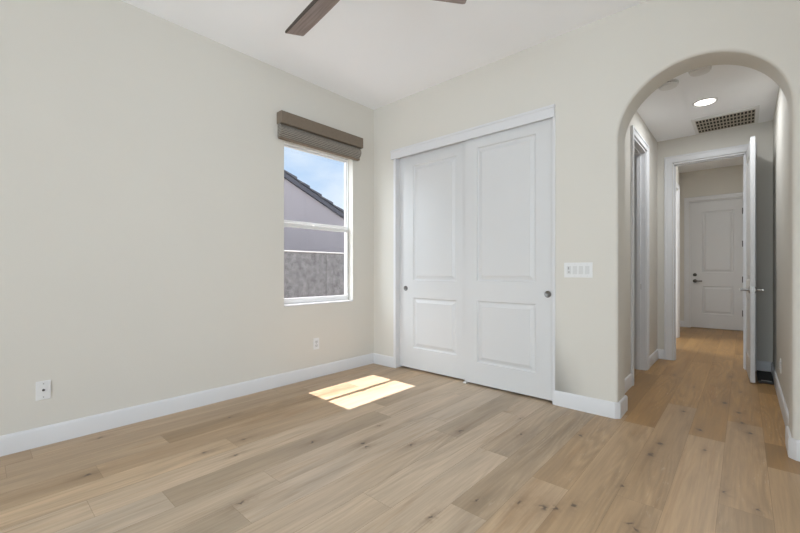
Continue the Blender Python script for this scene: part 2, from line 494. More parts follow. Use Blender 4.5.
mb = MB(); mb.box(FX0 - .05, FX1 + .05, FY0 - .05, FY1 + .05, -0.12, -0.0015)
sub = mb.build('subfloor', M['seam'], fl); sub['kind'] = 'structure'

# ------------------------------------------------------------------ walls
WY0, WY1, WZ0, WZ1 = 2.02, 2.90, 0.77, 2.40
mb = MB()
XO = XL - 0.18
mb.box(XO, XL, RY - .1, WY0, 0, H + .1)
mb.box(XO, XL, WY1 + .05, YB + .7, 0, H + .1); mb.box(XO + .04, XL, WY1, WY1 + .05, 0, H + .1)
mb.box(XO, XL, WY0, WY1, 0, WZ0)
mb.box(XO, XL, WY0, WY1, WZ1, H + .1)
S(mb.build('wall_left', M['wall']), 'greige bedroom wall with the window in it', 'wall')

AC, AR, ASP, RB = -0.245, 0.458, 2.094, 0.022
CX0, CX1, CZ = -2.965, -1.175, 2.44
XAL, XAR = AC - AR - RB, AC + AR + RB


def arch_path(off):
    pts = [(AC - AR - off, 0.0), (AC - AR - off, 1.0), (AC - AR - off, ASP)]
    n = 48
    for i in range(1, n):
        a = math.pi - math.pi * i / n
        pts.append((AC + (AR + off) * math.cos(a), ASP + (AR + off) * math.sin(a)))
    pts += [(AC + AR + off, ASP), (AC + AR + off, 1.0), (AC + AR + off, 0.0)]
    return pts


mb = MB()
mb.box(XL, CX0, YB, YA, 0, H + .1)
mb.box(CX0, CX1, YB, YA, CZ, H + .1)
bmw = mb.bm
# arch wall: front and back skins, rounded edges and soffit in one sheet
prof = []
for i in range(7):
    a = math.pi / 2 * i / 6
    prof.append((RB * (1 - math.sin(a)), YB + RB * (1 - math.cos(a))))
for i in range(7):
    a = math.pi / 2 * (1 - i / 6)
    prof.append((RB * (1 - math.sin(a)), YA - RB * (1 - math.cos(a))))
rings = []
for off, yy in prof:
    rings.append([bmw.verts.new((px, yy, pz)) for px, pz in arch_path(off)])
for a, b_ in zip(rings, rings[1:]):
    for i in range(len(a) - 1):
        bmw.faces.new([a[i], a[i + 1], b_[i + 1], b_[i]])
HT = H + .1
for ring, yy in ((rings[0], YB), (rings[-1], YA)):
    top = [bmw.verts.new((v.co.x, yy, HT)) for v in ring[2:-2]]
    arc = ring[2:-2]
    for i in range(len(arc) - 1):
        bmw.faces.new([arc[i], arc[i + 1], top[i + 1], top[i]])
    # piers
    for xa, xb, vs in ((CX1, XAL, ring[:3]), (XAR, RX + .1, ring[-3:])):
        pl = [bmw.verts.new((xa if xa != XAR else xb, yy, z)) for z in ((0, 1.0, ASP) if xa != XAR else (ASP, 1.0, 0))]
        for i in range(2):
            bmw.faces.new([vs[i], vs[i + 1], pl[i + 1], pl[i]])
        ts = [bmw.verts.new((pl[0].co.x if xa == XAR else pl[2].co.x, yy, HT)), bmw.verts.new(((XAR if xa == XAR else XAL), yy, HT))]
        lo = pl[0] if xa == XAR else pl[2]
        vv = vs[0] if xa == XAR else vs[2]
        bmw.faces.new([lo, vv, ts[1], ts[0]])
# jamb of the closet side and the roof edge
mb.face([(CX1, YB, 0), (CX1, YA, 0), (CX1, YA, HT), (CX1, YB, HT)])
bmesh.ops.remove_doubles(bmw, verts=bmw.verts, dist=0.0003)
S(mb.build('wall_back', M['wall'], smooth=40), 'greige bedroom wall with closet opening and rounded archway', 'wall')

mb = MB()   # right wall of the bedroom, with an unseen window added for light
mb.box(RX, RX + .15, RY - .1, -0.9, 0, HT); mb.box(RX, RX + .15, 0.9, YA, 0, HT)
mb.box(RX, RX + .15, -0.9, 0.9, 0, 0.65); mb.box(RX, RX + .15, -0.9, 0.9, 2.45, HT)
S(mb.build('wall_right', M['wall']), 'greige bedroom wall to the right of the archway', 'wall')
mb = MB()   # wall behind the camera, with an unseen window added for light
mb.box(XL, -2.45, RY - .15, RY, 0, HT); mb.box(0.55, RX + .1, RY - .15, RY, 0, HT)
mb.box(-2.45, 0.55, RY - .15, RY, 0, 0.45); mb.box(-2.45, 0.55, RY - .15, RY, 2.45, HT)
S(mb.build('wall_rear', M['wall']), 'greige bedroom wall behind the camera', 'wall')
mb = MB(); mb.box(XO, RX + .15, RY - .15, YB + 0.01, H, H + .15)
S(mb.build('ceiling', M['ceil']), 'white bedroom ceiling under the fan', 'ceiling')

# closet interior
mb = MB()
mb.box(XL, -0.90, 4.05, 4.15, 0, 2.7); mb.box(XL, -0.90, YA, 4.1, 2.6, 2.7)
S(mb.build('wall_closet', M['wall']), 'inside of the closet behind the sliding doors', 'wall')

# hall
LD0, LD1, DH = 4.33, 5.02, 2.44
mb = MB()
mb.box(HL - T, HL, YA - .005, LD0, 0, HC + .1); mb.box(HL - T, HL, LD1, HY + .12, 0, HC + .1); mb.box(HL - T, HL, LD0, LD1, DH, HC + .1)
S(mb.build('wall_hall_left', M['wall']), 'left wall of the hall with a doorway, past the archway', 'wall')
mb = MB(); mb.box(HR, HR + T, YA - .005, VY, 0, H + .1)
S(mb.build('wall_hall_right', M['wall']), 'right wall of the hall beside the open door', 'wall')
ED0, ED1 = -0.655, 0.02
mb = MB()
mb.box(HL, ED0, HY, HY + .12, 0, HC + .3); mb.box(ED1, HR, HY, HY + .12, 0, HC + .3); mb.box(ED0, ED1, HY, HY + .12, DH, HC + .3)
S(mb.build('wall_hall_end', M['wall']), 'end wall of the hall around the open doorway', 'wall')
mb = MB(); mb.box(HL - T, HR + T, YA - .02, HY + .02, HC, HC + .12)
S(mb.build('ceiling_hall', M['ceil']), 'white hall ceiling with the lit downlight and vent grille', 'ceiling')
# room left of the hall
mb = MB()
mb.box(-2.6, -2.5, 4.15, 5.9, 0, HC); mb.box(-2.6, HL - T, 4.15, 4.25, 0, HC); mb.box(-2.6, HL - T, 5.82, 5.92, 0, HC); mb.box(-2.6, HL - T, 4.15, 5.92, HC, HC + .1)
S(mb.build('wall_side_room', M['wall']), 'walls of the room through the left hall doorway', 'wall')
# vestibule
VD0, VD1 = 6.75, 7.80
mb = MB()
mb.box(VL - T, VL, HY + .1, VD0, 0, H + .1); mb.box(VL - T, VL, VD1, 7.95, 0, H + .1); mb.box(VL - T, VL, VD0, VD1, DH, H + .1)
mb.box(VL2 - T, VL2, 7.85, VY + .1, 0, H + .1); mb.box(VL2 - .05, VL - T + .001, 7.85, 7.95, 0, H + .1)
S(mb.build('wall_vestibule_left', M['wall']), 'left wall beyond the hall doorway', 'wall')
FD0, FD1, FDH = -0.79, 0.005, 2.455
mb = MB()
mb.box(VL2 - T, FD0, VY, VY + .12, 0, H + .1); mb.box(FD1, VR + T, VY, VY + .12, 0, H + .1); mb.box(FD0, FD1, VY, VY + .12, FDH, H + .1)
mb.box(FD0 - .05, FD1 + .05, VY + .13, VY + .16, 0, FDH + .05)
S(mb.build('wall_far', M['wall']), 'far wall around the closed white door at the end of the hall', 'wall')
mb = MB(); mb.box(VL2 - T, VR + T, HY + .05, VY + .1, H, H + .12)
S(mb.build('ceiling_vestibule', M['ceil']), 'white ceiling beyond the hall doorway', 'ceiling')
mb = MB()
mb.box(-2.4, -2.3, 6.3, 8.3, 0, H); mb.box(-2.4, VL - T, 6.2, 6.3, 0, H); mb.box(-2.4, VL2 - T + .001, 8.2, 8.3, 0, H); mb.box(-2.4, VL - T, 6.2, 8.3, H, H + .1)
S(mb.build('wall_far_side_room', M['wall']), 'walls of the room off the left side beyond the hall doorway', 'wall')

# ------------------------------------------------------------------ baseboards
BP = [(0, 0.0), (0.015, 0.0), (0.015, 0.104), (0.011, 0.115), (0.006, 0.12), (0, 0.12)]


def base(name, path, label):
    # the profile grows to the left of travel
    S(MB().sweep(path, BP).build(name, M['trim'], smooth=30), label, 'baseboard')


base('baseboard_left', [(XL, YB), (XL, RY)], 'white baseboard along the bedroom wall under the window')
base('baseboard_back_left', [(CX0 - .022, YB), (XL + .015, YB)], 'short white baseboard between the room corner and the closet')
base('baseboard_back', [(HL, LD0 - .075), (HL, YA), (AC - AR, YA), (AC - AR, YB + RB), (AC - AR - RB, YB), (CX1 + .012, YB)], 'white baseboard wrapping the left side of the archway')
base('baseboard_right', [(RX, YB), (XAR, YB), (AC + AR, YB + RB), (AC + AR, YA), (HR, YA), (HR, HY)], 'white baseboard wrapping the right side of the archway and hall')
base('baseboard_hall_left', [(ED0 - .085, HY), (HL, HY), (HL, LD1 + .075)], 'white baseboard in the far left corner of the hall')
base('baseboard_hall_end', [(HR - .015, HY), (ED1 + .085, HY)], 'white baseboard behind the open hall door')
base('baseboard_far', [(FD0 - .085, VY), (VL2, VY), (VL2, 7.95)], 'white baseboard in the corner left of the far door')
base('baseboard_far_right', [(VR, HY + .12), (VR, VY), (FD1 + .085, VY)], 'white baseboard right of the far door')
base('baseboard_rear', [(XL + .015, RY), (RX, RY), (RX, YB - .015)], 'white baseboard behind the camera')


# ------------------------------------------------------------------ door casings (trim)
def casing(name, axis, plane, out, a, b, top, label, w=0.085, t=0.018, jamb=0.12, stop=True):
    """U-shaped casing on a wall face. axis 'y': wall face at y=plane, opening a..b along x; 'x': the reverse. out = +-1 towards the viewer."""
    mb = MB()

    def bx(p0, p1, d0, d1, z0, z1, bev=0.004):
        lo, hi = sorted((plane + out * d0, plane + out * d1))
        if axis == 'y': mb.box(p0, p1, lo, hi, z0, z1, bev, 2)
        else: mb.box(lo, hi, p0, p1, z0, z1, bev, 2)
    r = 0.006
    bx(a - w, a - r, 0, t, 0, top + w); bx(b + r, b + w, 0, t, 0, top + w); bx(a - w + .001, b + w - .001, .0005, t - .0005, top + r, top + w - .001)
    e_ = .0012
    bx(a - w - e_, a - w + .022, -.002, t + .006, 0, top + w + e_); bx(b + w - .022, b + w + e_, -.002, t + .006, 0, top + w + e_); bx(a - w, b + w, -.0015, t + .0055, top + w - .0215, top + w + 2 * e_)
    # jamb lining
    bx(a - .001, a + .014, -jamb, .004, 0, top, .001); bx(b - .014, b + .001, -jamb, .004, 0, top, .001); bx(a, b, -jamb, .004, top - .014, top + .001, .001)
    if stop:
        bx(a + .013, a + .024, -.085, -.045, 0, top - .014, .002); bx(b - .024, b - .013, -.085, -.045, 0, top - .014, .002); bx(a + .013, b - .013, -.085, -.045, top - .025, top - .013, .002)
    # casing on the other face of the wall
    bx(a - w, a - r, -jamb - t, -jamb, 0, top + w); bx(b + r, b + w, -jamb - t, -jamb, 0, top + w); bx(a - w + .001, b + w - .001, -jamb - t + .001, -jamb - .001, top + r, top + w - .001)
    return S(mb.build(name, M['trim']), label, 'door trim')


c1 = casing('trim_1', 'x', HL, 1, LD0, LD1, DH, 'white casing around the doorway in the left hall wall', w=0.075, jamb=0.10)
mb = MB(); mb.box(HL - .07, HL - .042, LD1 - .0165, LD1 - .013, 0.90, 0.965, .001)
mb.build('strike_plate', M['darkmetal'], c1)
c2 = casing('trim_2', 'y', HY, -1, ED0, ED1, DH, 'white casing around the open doorway at the hall end', stop=True)
for z in (0.92, 1.93):
    pass
mb = MB(); mb.box(ED0 + .013, ED0 + .0155, HY + .008, HY + .036, 0.885, 0.945, .001); mb.build('strike_plate', M['chrome'], c2)
casing('trim_3', 'x', VL, 1, VD0, VD1, DH, 'white casing around the doorway on the left beyond the hall', jamb=0.10, stop=False)
casing('trim_4', 'y', VY, -1, FD0, FD1, FDH, 'white casing around the closed far door', w=0.085, stop=False)

# closet header board and side jambs
mb = MB()
mb.box(CX0 - .055, CX1 + .010, YB - .022, YB, 2.385, 2.478, .002)
mb.box(CX0 - .060, CX1 + .013, YB - .028, YB, 2.462, 2.487, .004)
mb.box(CX0, CX1, YB, YA, 2.42, CZ - .002)
S(mb.build('trim_5', M['trim']), 'white header board across the top of the closet doors', 'door trim')
mb = MB()
mb.box(CX0 - .022, CX0 - .004, YB - .012, YB, 0, 2.385, .002)
mb.box(CX0 - .006, CX0 + .012, YB - .012, YA, 0, 2.42, .002)
S(mb.build('trim_6', M['trim']), 'white jamb strip at the left of the closet doors', 'door trim')
mb = MB()
mb.box(CX1 - .010, CX1 + .012, YB - .012, YA, 0, 2.42, .003)
S(mb.build('trim_7', M['trim']), 'white jamb strip at the right of the closet doors', 'door trim')


# ------------------------------------------------------------------ panelled doors
def panel_door(w, h, t, panels, both=True):
    """Slab in local x 0..w, z 0..h, front face at y=0, back at y=t; panels: (x0, x1, z0, z1), same x0/x1 for all."""
    b = bmesh.new()
    loops = [(0, 0), (0.005, 0.009), (0.010, 0.0125), (0.020, 0.0125), (0.026, 0.0115), (0.048, 0.004), (0.052, 0.0015)]

    def side(y, s):
        px0, px1 = panels[0][0], panels[0][1]
        zs = sorted(panels, key=lambda p: p[2])

        def quad(x0, x1, z0, z1):
            b.faces.new([b.verts.new(p) for p in ((x0, y, z0), (x1, y, z0), (x1, y, z1), (x0, y, z1))])
        quad(0, px0, 0, h); quad(px1, w, 0, h)
        z = 0
        for p in zs:
            quad(px0, px1, z, p[2]); z = p[3]
        quad(px0, px1, z, h)
        for x0, x1, z0, z1 in panels:
            prev = None
            for o, d in loops:
                cur = [b.verts.new((xx, y + s * d, zz)) for xx, zz in ((x0 + o, z0 + o), (x1 - o, z0 + o), (x1 - o, z1 - o), (x0 + o, z1 - o))]
                if prev:
                    for i in range(4):
                        b.faces.new([prev[i], prev[(i + 1) % 4], cur[(i + 1) % 4], cur[i]])
                prev = cur
            b.faces.new(prev)
    side(0, 1)
    if both: side(t, -1)
    else: b.faces.new([b.verts.new(p) for p in ((0, t, 0), (w, t, 0), (w, t, h), (0, t, h))])
    for q in (((0, 0, 0), (0, t, 0), (0, t, h), (0, 0, h)), ((w, 0, 0), (w, t, 0), (w, t, h), (w, 0, h)),
              ((0, 0, h), (w, 0, h), (w, t, h), (0, t, h)), ((0, 0, 0), (w, 0, 0), (w, t, 0), (0, t, 0))):
        b.faces.new([b.verts.new(p) for p in q])
    bmesh.ops.remove_doubles(b, verts=b.verts, dist=0.0001)
    mb = MB(); mb.merge(b)
    return mb


def closet_door(name, x0, x1, y, px0, px1, pull_x, label, z_lo, z_hi):
    root = empty(name, (x0, y, 0.020))
    S(root, label, 'door')
    w = x1 - x0
    panel_door(w, 2.415 - .020, 0.034, [(px0 - x0, px1 - x0, z_lo[0] - .020, z_lo[1] - .020), (px0 - x0, px1 - x0, z_hi[0] - .020, z_hi[1] - .020)], both=False).build('door_panel', M['door'], root, loc=(0, 0, 0))
    mb = MB()
    mb.lathe([(0.0, 0.0008), (0.012, 0.0010), (0.0185, 0.0022), (0.0225, 0.0048), (0.0265, 0.0052), (0.0290, 0.003), (0.0290, -0.002)], (pull_x - x0, 0.0, 0.912 - .020), (0, -1, 0), 40)
    mb.build('finger_pull', M['pull'], root, smooth=40)
    return root


closet_door('door_1', -2.052, CX1 - .012, YB + .018, -1.915, -1.338, -1.233, 'front white two-panel sliding closet door with round pull at its right edge', (0.228, 0.822), (1.012, 2.295))
closet_door('door_2', -2.952, -1.99, YB + .062, -2.752, -2.178, -2.862, 'rear white two-panel sliding closet door nearer the window, pull at left edge', (0.25, 0.81), (1.004, 2.285))
mb = MB(); mb.box(-2.07, -2.035, YB + .012, YB + .10, 0.0, 0.013, .002)
mb.box(-2.066, -2.040, YB + .0535, YB + .0605, 0.01, 0.05, .001)
S(mb.build('trim_8', M['plastic']), 'small white floor guide where the closet doors overlap', 'door guide')

# far door
root = S(empty('door_3', (FD0 + .004, VY + .02, 0.012)), 'closed white two-panel door at the far end of the hall', 'door')
fw = FD1 - FD0 - .008
panel_door(fw, FDH - .024, 0.042, [(-.598 - FD0, -.140 - FD0, .272, .802), (-.598 - FD0, -.140 - FD0, 1.065, 2.235)], both=False).build('door_panel', M['door'], root)
mb = MB(); mb.lathe([(0.033, 0), (0.033, 0.006), (0.012, 0.010), (0.011, 0.035), (0.016, 0.042), (0.016, 0.060), (0, 0.062)], (-.712 - FD0, 0, 0.90), (0, -1, 0), 28)
mb.box(-.712 - FD0, -.712 - FD0 + .115, -.062, -.044, .888, .912, .005)
mb.build('door_handle', M['darkmetal'], root, smooth=40)
mb = MB(); mb.lathe([(0.031, 0), (0.031, 0.010), (0.024, 0.016), (0, 0.017)], (-.712 - FD0, 0, 1.02), (0, -1, 0), 28)
mb.box(-.712 - FD0 - .004, -.712 - FD0 + .004, -.032, -.014, 1.005, 1.035, .002)
mb.build('deadbolt', M['darkmetal'], root, smooth=40)
for z in (2.205, 1.605, 0.95, 0.33):
    mb = MB(); mb.lathe([(0.010, -.055), (0.010, .055)], (fw - .014, -.010, z - .012), (0, 0, 1), 12)
    mb.build('hinge', M['darkmetal'], root)

# open hall door: hinged at the right of the hall-end doorway, standing into the hall
root = S(empty('door_4', (ED1 - .002, HY - .025, 0.010)), 'open white hall door seen edge on, with a lever handle on each side', 'door')
DW = 0.655
root.rotation_euler = (0, 0, R(-87.3))
dp = panel_door(DW, 2.42, 0.035, [(.11, DW - .11, .215, .81), (.11, DW - .11, 1.0, 2.28)]).build('door_panel', M['door'], root)
for s, lab in ((-1, 'lever'), (1, 'lever')):
    y0 = 0.0 if s < 0 else 0.035
    mb = MB()
    mb.lathe([(0.033, 0), (0.033, .007), (0.027, .011), (0.012, .013), (0.012, .064), (0, .065)], (DW - .06, y0, 0.91), (0, s, 0), 24)
    mb.box(DW - .06 - .105, DW - .06 + .012, min(y0 + s * .052, y0 + s * .072), max(y0 + s * .052, y0 + s * .072), 0.895, 0.925, .005, 2)
    mb.build('door_handle', M['chrome'], root, smooth=40)
mb = MB(); mb.box(DW - .0005, DW + .0018, .005, .030, .882, .938, .0008); mb.lathe([(0.008, 0), (0.008, .009), (0, .0095)], (DW, .0175, .91), (1, 0, 0), 12)
mb.build('latch', M['chrome'], root)
for z in (0.25, 0.92, 1.55, 2.20):
    mb = MB(); mb.lathe([(0.007, -.045), (0.007, .045)], (-.004, .038, z), (0, 0, 1), 12); mb.build('hinge', M['chrome'], root)

# ------------------------------------------------------------------ window
root = S(empty('window_1', (XL - .1, (WY0 + WY1) / 2, WZ0)), 'white single-hung window in the bedroom wall', 'window')


def ring(mb, x0, x1, y0, y1, z0, z1, l, r, b_, t_, bev=.003):
    mb.box(x0, x1, y0, y0 + l, z0, z1, bev); mb.box(x0, x1, y1 - r, y1, z0, z1, bev)
    mb.box(x0 + .0006, x1 - .0006, y0 + l - .004, y1 - r + .004, z0, z0 + b_, bev); mb.box(x0 + .0006, x1 - .0006, y0 + l - .004, y1 - r + .004, z1 - t_, z1, bev)


def wpart(mb, name, m, parent=None):
    o = mb.build(name, M[m]); o.parent = parent or root
    if parent is None: o.location = -root.location
    return o


mb = MB(); ring(mb, -3.462, -3.396, WY0 + .001, WY1 - .001, WZ0 + .001, WZ1 - .001, .011, .011, .034, .022)
wpart(mb, 'window_frame', 'vinyl')
mb = MB(); ring(mb, -3.440, -3.414, WY0 + .010, WY1 - .010, 1.594, WZ1 - .020, .013, .013, .026, .022)
us = wpart(mb, 'upper_sash', 'vinyl')
mb = MB(); mb.box(-3.428, -3.424, WY0 + .019, WY1 - .019, 1.614, WZ1 - .036); wpart(mb, 'pane', 'glass', us)
mb = MB(); ring(mb, -3.412, -3.386, WY0 + .009, WY1 - .009, WZ0 + .032, 1.586, .022, .022, .032, .036)
ls = wpart(mb, 'lower_sash', 'vinyl')
mb = MB(); mb.box(-3.399, -3.395, WY0 + .027, WY1 - .027, WZ0 + .060, 1.554); wpart(mb, 'pane', 'glass', ls)
mb = MB(); mb.box(-3.388, -3.371, 2.41, 2.47, 1.570, 1.587, .003); wpart(mb, 'sash_lock', 'vinyl')
mb = MB(); mb.box(-3.397, XL + .004, WY0 + .001, WY1 - .001, WZ0 - .010, WZ0 + .004, .002)
wpart(mb, 'window_sill', 'trim')

# unseen windows added to let light in, behind and beside the camera
for i, (o0, dims) in enumerate((('added_window_2', ('y', RY - .10, -2.45, .55)), ('added_window_3', ('x', RX + .10, -.9, .9)))):
    ax, p, a, b_ = dims
    zl = .45 if ax == 'y' else .65
    mb = MB()
    for q0, q1, z0, z1 in ((a, a + .04, zl, 2.45), (b_ - .04, b_, zl, 2.45), (a, b_, zl, zl + .04), (a, b_, 2.41, 2.45), ((a + b_) / 2 - .02, (a + b_) / 2 + .02, zl, 2.45)):
        if ax == 'y': mb.box(q0, q1, p - .03, p + .02, z0, z1, .003)
        else: mb.box(p - .02, p + .03, q0, q1, z0, z1, .003)
    wf = S(mb.build(o0, M['vinyl']), ('unseen white window added behind the camera for light', 'unseen white window added for light in the wall right of the camera')[i], 'window')
    mb = MB()
    if ax == 'y': mb.box(a + .03, b_ - .03, p - .006, p - .002, zl + .03, 2.42)
    else: mb.box(p + .002, p + .006, a + .03, b_ - .03, zl + .03, 2.42)
    mb.build('pane', M['glass'], wf)

# ------------------------------------------------------------------ window blind
VY0, VY1 = 1.940, 2.980
root = tag(empty('window_blind', (XL, (VY0 + VY1) / 2, 2.36)), 'taupe woven roman shade drawn up under its valance above the window', 'blind')
mb = MB(); mb.box(XL + .001, XL + .089, VY0, VY1, 2.508, 2.622, .003)
o = mb.build('valance', M['valance'], root); o.location = -root.location
mb = MB()
y0, y1 = VY0 + .004, VY1 - .022
prof = []
n = 10   # stacked folds, bulging in the middle
zt, zb = 2.507, 2.384
outer = []
for i in range(n * 4 + 1):
    t = i / (n * 4)
    z = zt + (zb - zt) * t
    bul = 0.052 + 0.028 * math.sin(math.pi * min(1, t * 1.15))
    outer.append((XL + bul + 0.004 * abs(math.sin(math.pi * t * n)), z))
poly = [(XL + .012, zt)] + outer + [(XL + .012, zb)]
mb.prism([(px, pz) for px, pz in poly], 1, y0, y1)
o = mb.build('folded_shade', M['woven'], root, smooth=50); o.location = -root.location
mb = MB(); mb.box(XL + .014, XL + .058, y0 + .002, y1 - .002, 2.370, 2.385, .004)
o = mb.build('bottom_rail', M['valance'], root); o.location = -root.location

# ------------------------------------------------------------------ ceiling fan
FC = Vector((-1.593, 1.372, 2.714))
fan = tag(empty('ceiling_fan', (FC.x, FC.y, H)), 'ceiling fan with dark brown wooden blades above the bedroom', 'ceiling fan')


def fpart(mb, name, m, **k):
    o = mb.build(name, M[m], fan, **k); o.location = -Vector((FC.x, FC.y, H)); return o


mb = MB(); mb.lathe([(0.025, -.09), (0.062, -.055), (0.072, -.012), (0.072, 0)], (FC.x, FC.y, H), seg=32); fpart(mb, 'canopy', 'rod', smooth=40)
mb = MB(); mb.lathe([(0.013, 2.82), (0.013, H - .08)], (FC.x, FC.y, 0), seg=16); fpart(mb, 'downrod', 'rod', smooth=40)
mb = MB(); mb.lathe([(0, 2.649), (0.05, 2.652), (0.095, 2.669), (0.105, 2.70), (0.105, 2.765), (0.085, 2.80), (0.03, 2.83), (0.018, 2.865)], (FC.x, FC.y, 0), seg=40); fpart(mb, 'motor_housing', 'rod', smooth=40)
for ang in (173.0, 53.0, 293.0):
    b = bmesh.new()
    st = [(0.09, .056, .012), (0.16, .062, .013), (0.30, .066, .013), (0.48, .068, .012), (0.665, .0685, .009), (0.678, .067, .006), (0.683, .063, .003)]
    rings_ = []
    for x, hw, th in st:
        k = 1.0 if x < .67 else .9
        sec = [(-hw, -th * .5), (-hw * .93, -th), (hw * .93, -th), (hw, -th * .5), (hw, th * .5), (hw * .93, th), (-hw * .93, th), (-hw, th * .5)]
        rings_.append([b.verts.new((x, yy, zz)) for yy, zz in sec])
    for q, w in zip(rings_, rings_[1:]):
        for i in range(8):
            b.faces.new([q[i], q[(i + 1) % 8], w[(i + 1) % 8], w[i]])
    b.faces.new(rings_[0]); b.faces.new(rings_[-1][::-1])
    mb = MB(); mb.merge(b)
    o = mb.build('blade', M['blade'], fan, smooth=35)
    o.location = (0, 0, FC.z - H)
    o.data.materials.append(M['blade_edge'])
    for pg in o.data.polygons:
        if abs(pg.normal.z) < 0.8: pg.material_index = 1
    o.rotation_euler = (R(-13.5), 0, R(ang))

# ------------------------------------------------------------------ plates
def screw(mb, y, z, x, ax):
    mb.lathe([(0.0035, 0), (0.0035, .0012), (0, .0015)], (x, y, z), ax, 12)


# coax plate on the left wall
CY, CZ_ = 0.303, 0.350
root = tag(empty('cable_plate', (XL, CY, CZ_)), 'white wall plate with one dark cable jack, low on the wall left of the window', 'wall plate')


def part_at(mb, name, m, root, **k):
    o = mb.build(name, M[m], root, **k); o.location = -root.location; return o


mb = MB(); mb.box(XL + .0005, XL + .006, CY - .036, CY + .036, CZ_ - .060, CZ_ + .060, .0025); part_at(mb, 'plate', 'plastic', root)
mb = MB(); mb.lathe([(0.0075, 0), (0.0075, .004), (0.0055, .004), (0.0055, .012), (0.002, .012), (0, .011)], (XL + .006, CY, CZ_ + .002), (1, 0, 0), 16); part_at(mb, 'jack', 'slot', root, smooth=40)
for dz in (-.042, .042):
    mb = MB(); screw(mb, CY, CZ_ + dz, XL + .006, (1, 0, 0)); part_at(mb, 'screw', 'chrome', root)


def outlet(wall_x, out, yc, zc, label):
    root = tag(empty('power_outlet', (wall_x, yc, zc)), label, 'outlet')
    mb = MB(); a, b_ = sorted((wall_x + out * .0005, wall_x + out * .006)); mb.box(a, b_, yc - .036, yc + .036, zc - .059, zc + .059, .0025); part_at(mb, 'plate', 'plastic', root)
    for dz in (-.020, .020):
        mb = MB(); a, b_ = sorted((wall_x + out * .0055, wall_x + out * .0085)); mb.box(a, b_, yc - .0165, yc + .0165, zc + dz - .0145, zc + dz + .0145, .004); rc = part_at(mb, 'receptacle', 'plastic2', root)
        mb = MB(); a, b_ = sorted((wall_x + out * .0084, wall_x + out * .0090))
        for dy, hh in ((-.0065, .0045), (.0065, .0055)):
            mb.box(a, b_, yc + dy - .0013, yc + dy + .0013, zc + dz + .002 - hh + .003, zc + dz + .002 + hh)
        mb.box(a, b_, yc - .002, yc + .002, zc + dz - .010, zc + dz - .006)
        o = mb.build('slots', M['slot'], rc)
        o.location = (0, 0, 0)
    mb = MB(); screw(mb, yc, zc, wall_x + out * .006, (out, 0, 0)); part_at(mb, 'screw', 'chrome', root)
    return root


outlet(XL, 1, 2.395, 0.350, 'white power outlet on the wall below the window')
outlet(HR, -1, 4.55, 0.31, 'white power outlet on the right hall wall past the archway')

# four-gang switch plate
SX0, SX1, SZ = -1.092, -0.877, 1.116
root = tag(empty('light_switch', ((SX0 + SX1) / 2, YB, SZ)), 'white four-gang switch plate between closet and archway', 'light switch')
mb = MB(); mb.box(SX0, SX1, YB - .006, YB - .0005, SZ - .060, SZ + .060, .0025); part_at(mb, 'plate', 'plastic', root)
gw = 0.0462; gx0 = (SX0 + SX1) / 2 - 1.5 * gw
for i in range(4):
    gx = gx0 + gw * i
    if i == 0:
        mb = MB(); mb.box(gx - .0165, gx + .0165, YB - .0085, YB - .0055, SZ - .033, SZ + .033, .001); part_at(mb, 'dimmer', 'plastic2', root)
        mb = MB(); mb.box(gx - .006, gx + .003, YB - .0120, YB - .008, SZ + .004, SZ + .026, .001); mb.box(gx - .003, gx + .006, YB - .0125, YB - .008, SZ - .022, SZ - .010, .001); part_at(mb, 'slider', 'chrome', root)
    else:
        b = bmesh.new()
        mb = MB()
        mb.prism([(YB - .0055, SZ - .033), (YB - .0115, SZ - .033), (YB - .0075, SZ), (YB - .0075, SZ + .033), (YB - .0055, SZ + .033)], 0, gx - .0160, gx + .0160)
        part_at(mb, 'rocker', 'plastic2', root)
    for s in (-1, 1):
        mb = MB(); screw(mb, 0, 0, 0, (0, -1, 0)); o = mb.build('screw', M['plastic2'], root); o.location = (gx - (SX0 + SX1) / 2, -.006, s * .048)

# ------------------------------------------------------------------ hall ceiling fixtures
root = tag(empty('recessed_downlight', (-0.279, 4.732, HC)), 'lit round recessed downlight in the hall ceiling', 'ceiling light')
mb = MB(); mb.lathe([(0.098, -.0005), (0.098, -.003), (0.092, -.006), (0.082, -.006), (0.078, -.002), (0.078, -.0005)], (0, 0, 0), seg=48); mb.build('trim_ring', M['plastic'], root, smooth=40)
mb = MB(); mb.lathe([(0.0785, -.0008), (0.0785, -.0035), (0, -.0040)], (0, 0, 0), seg=48); mb.build('lens', M['lens'], root, smooth=40)
ld = bpy.data.lights.new('downlight_glow', 'AREA'); ld.shape = 'DISK'; ld.size = 0.15; ld.energy = 11.0; ld.color = (0.93, 0.97, 1.0)
lo = bpy.data.objects.new('downlight_glow', ld); COL.objects.link(lo); lo.parent = root; lo.location = (0, 0, -.010)
# unseen copy of the downlight, added to brighten the space beyond the doorway
root = tag(empty('recessed_downlight', (-0.30, 7.1, H)), 'unseen round downlight added in the ceiling beyond the hall doorway', 'ceiling light')
mb = MB(); mb.lathe([(0.098, -.0005), (0.098, -.003), (0.092, -.006), (0.082, -.006), (0.078, -.002), (0.078, -.0005)], (0, 0, 0), seg=48); mb.build('trim_ring', M['plastic'], root, smooth=40)
mb = MB(); mb.lathe([(0.0785, -.0008), (0.0785, -.0035), (0, -.0040)], (0, 0, 0), seg=48); mb.build('lens', M['lens'], root, smooth=40)
ld = bpy.data.lights.new('downlight_glow', 'AREA'); ld.shape = 'DISK'; ld.size = 0.15; ld.energy = 14.0; ld.color = (0.93, 0.97, 1.0)
lo = bpy.data.objects.new('downlight_glow', ld); COL.objects.link(lo); lo.parent = root; lo.location = (0, 0, -.010)

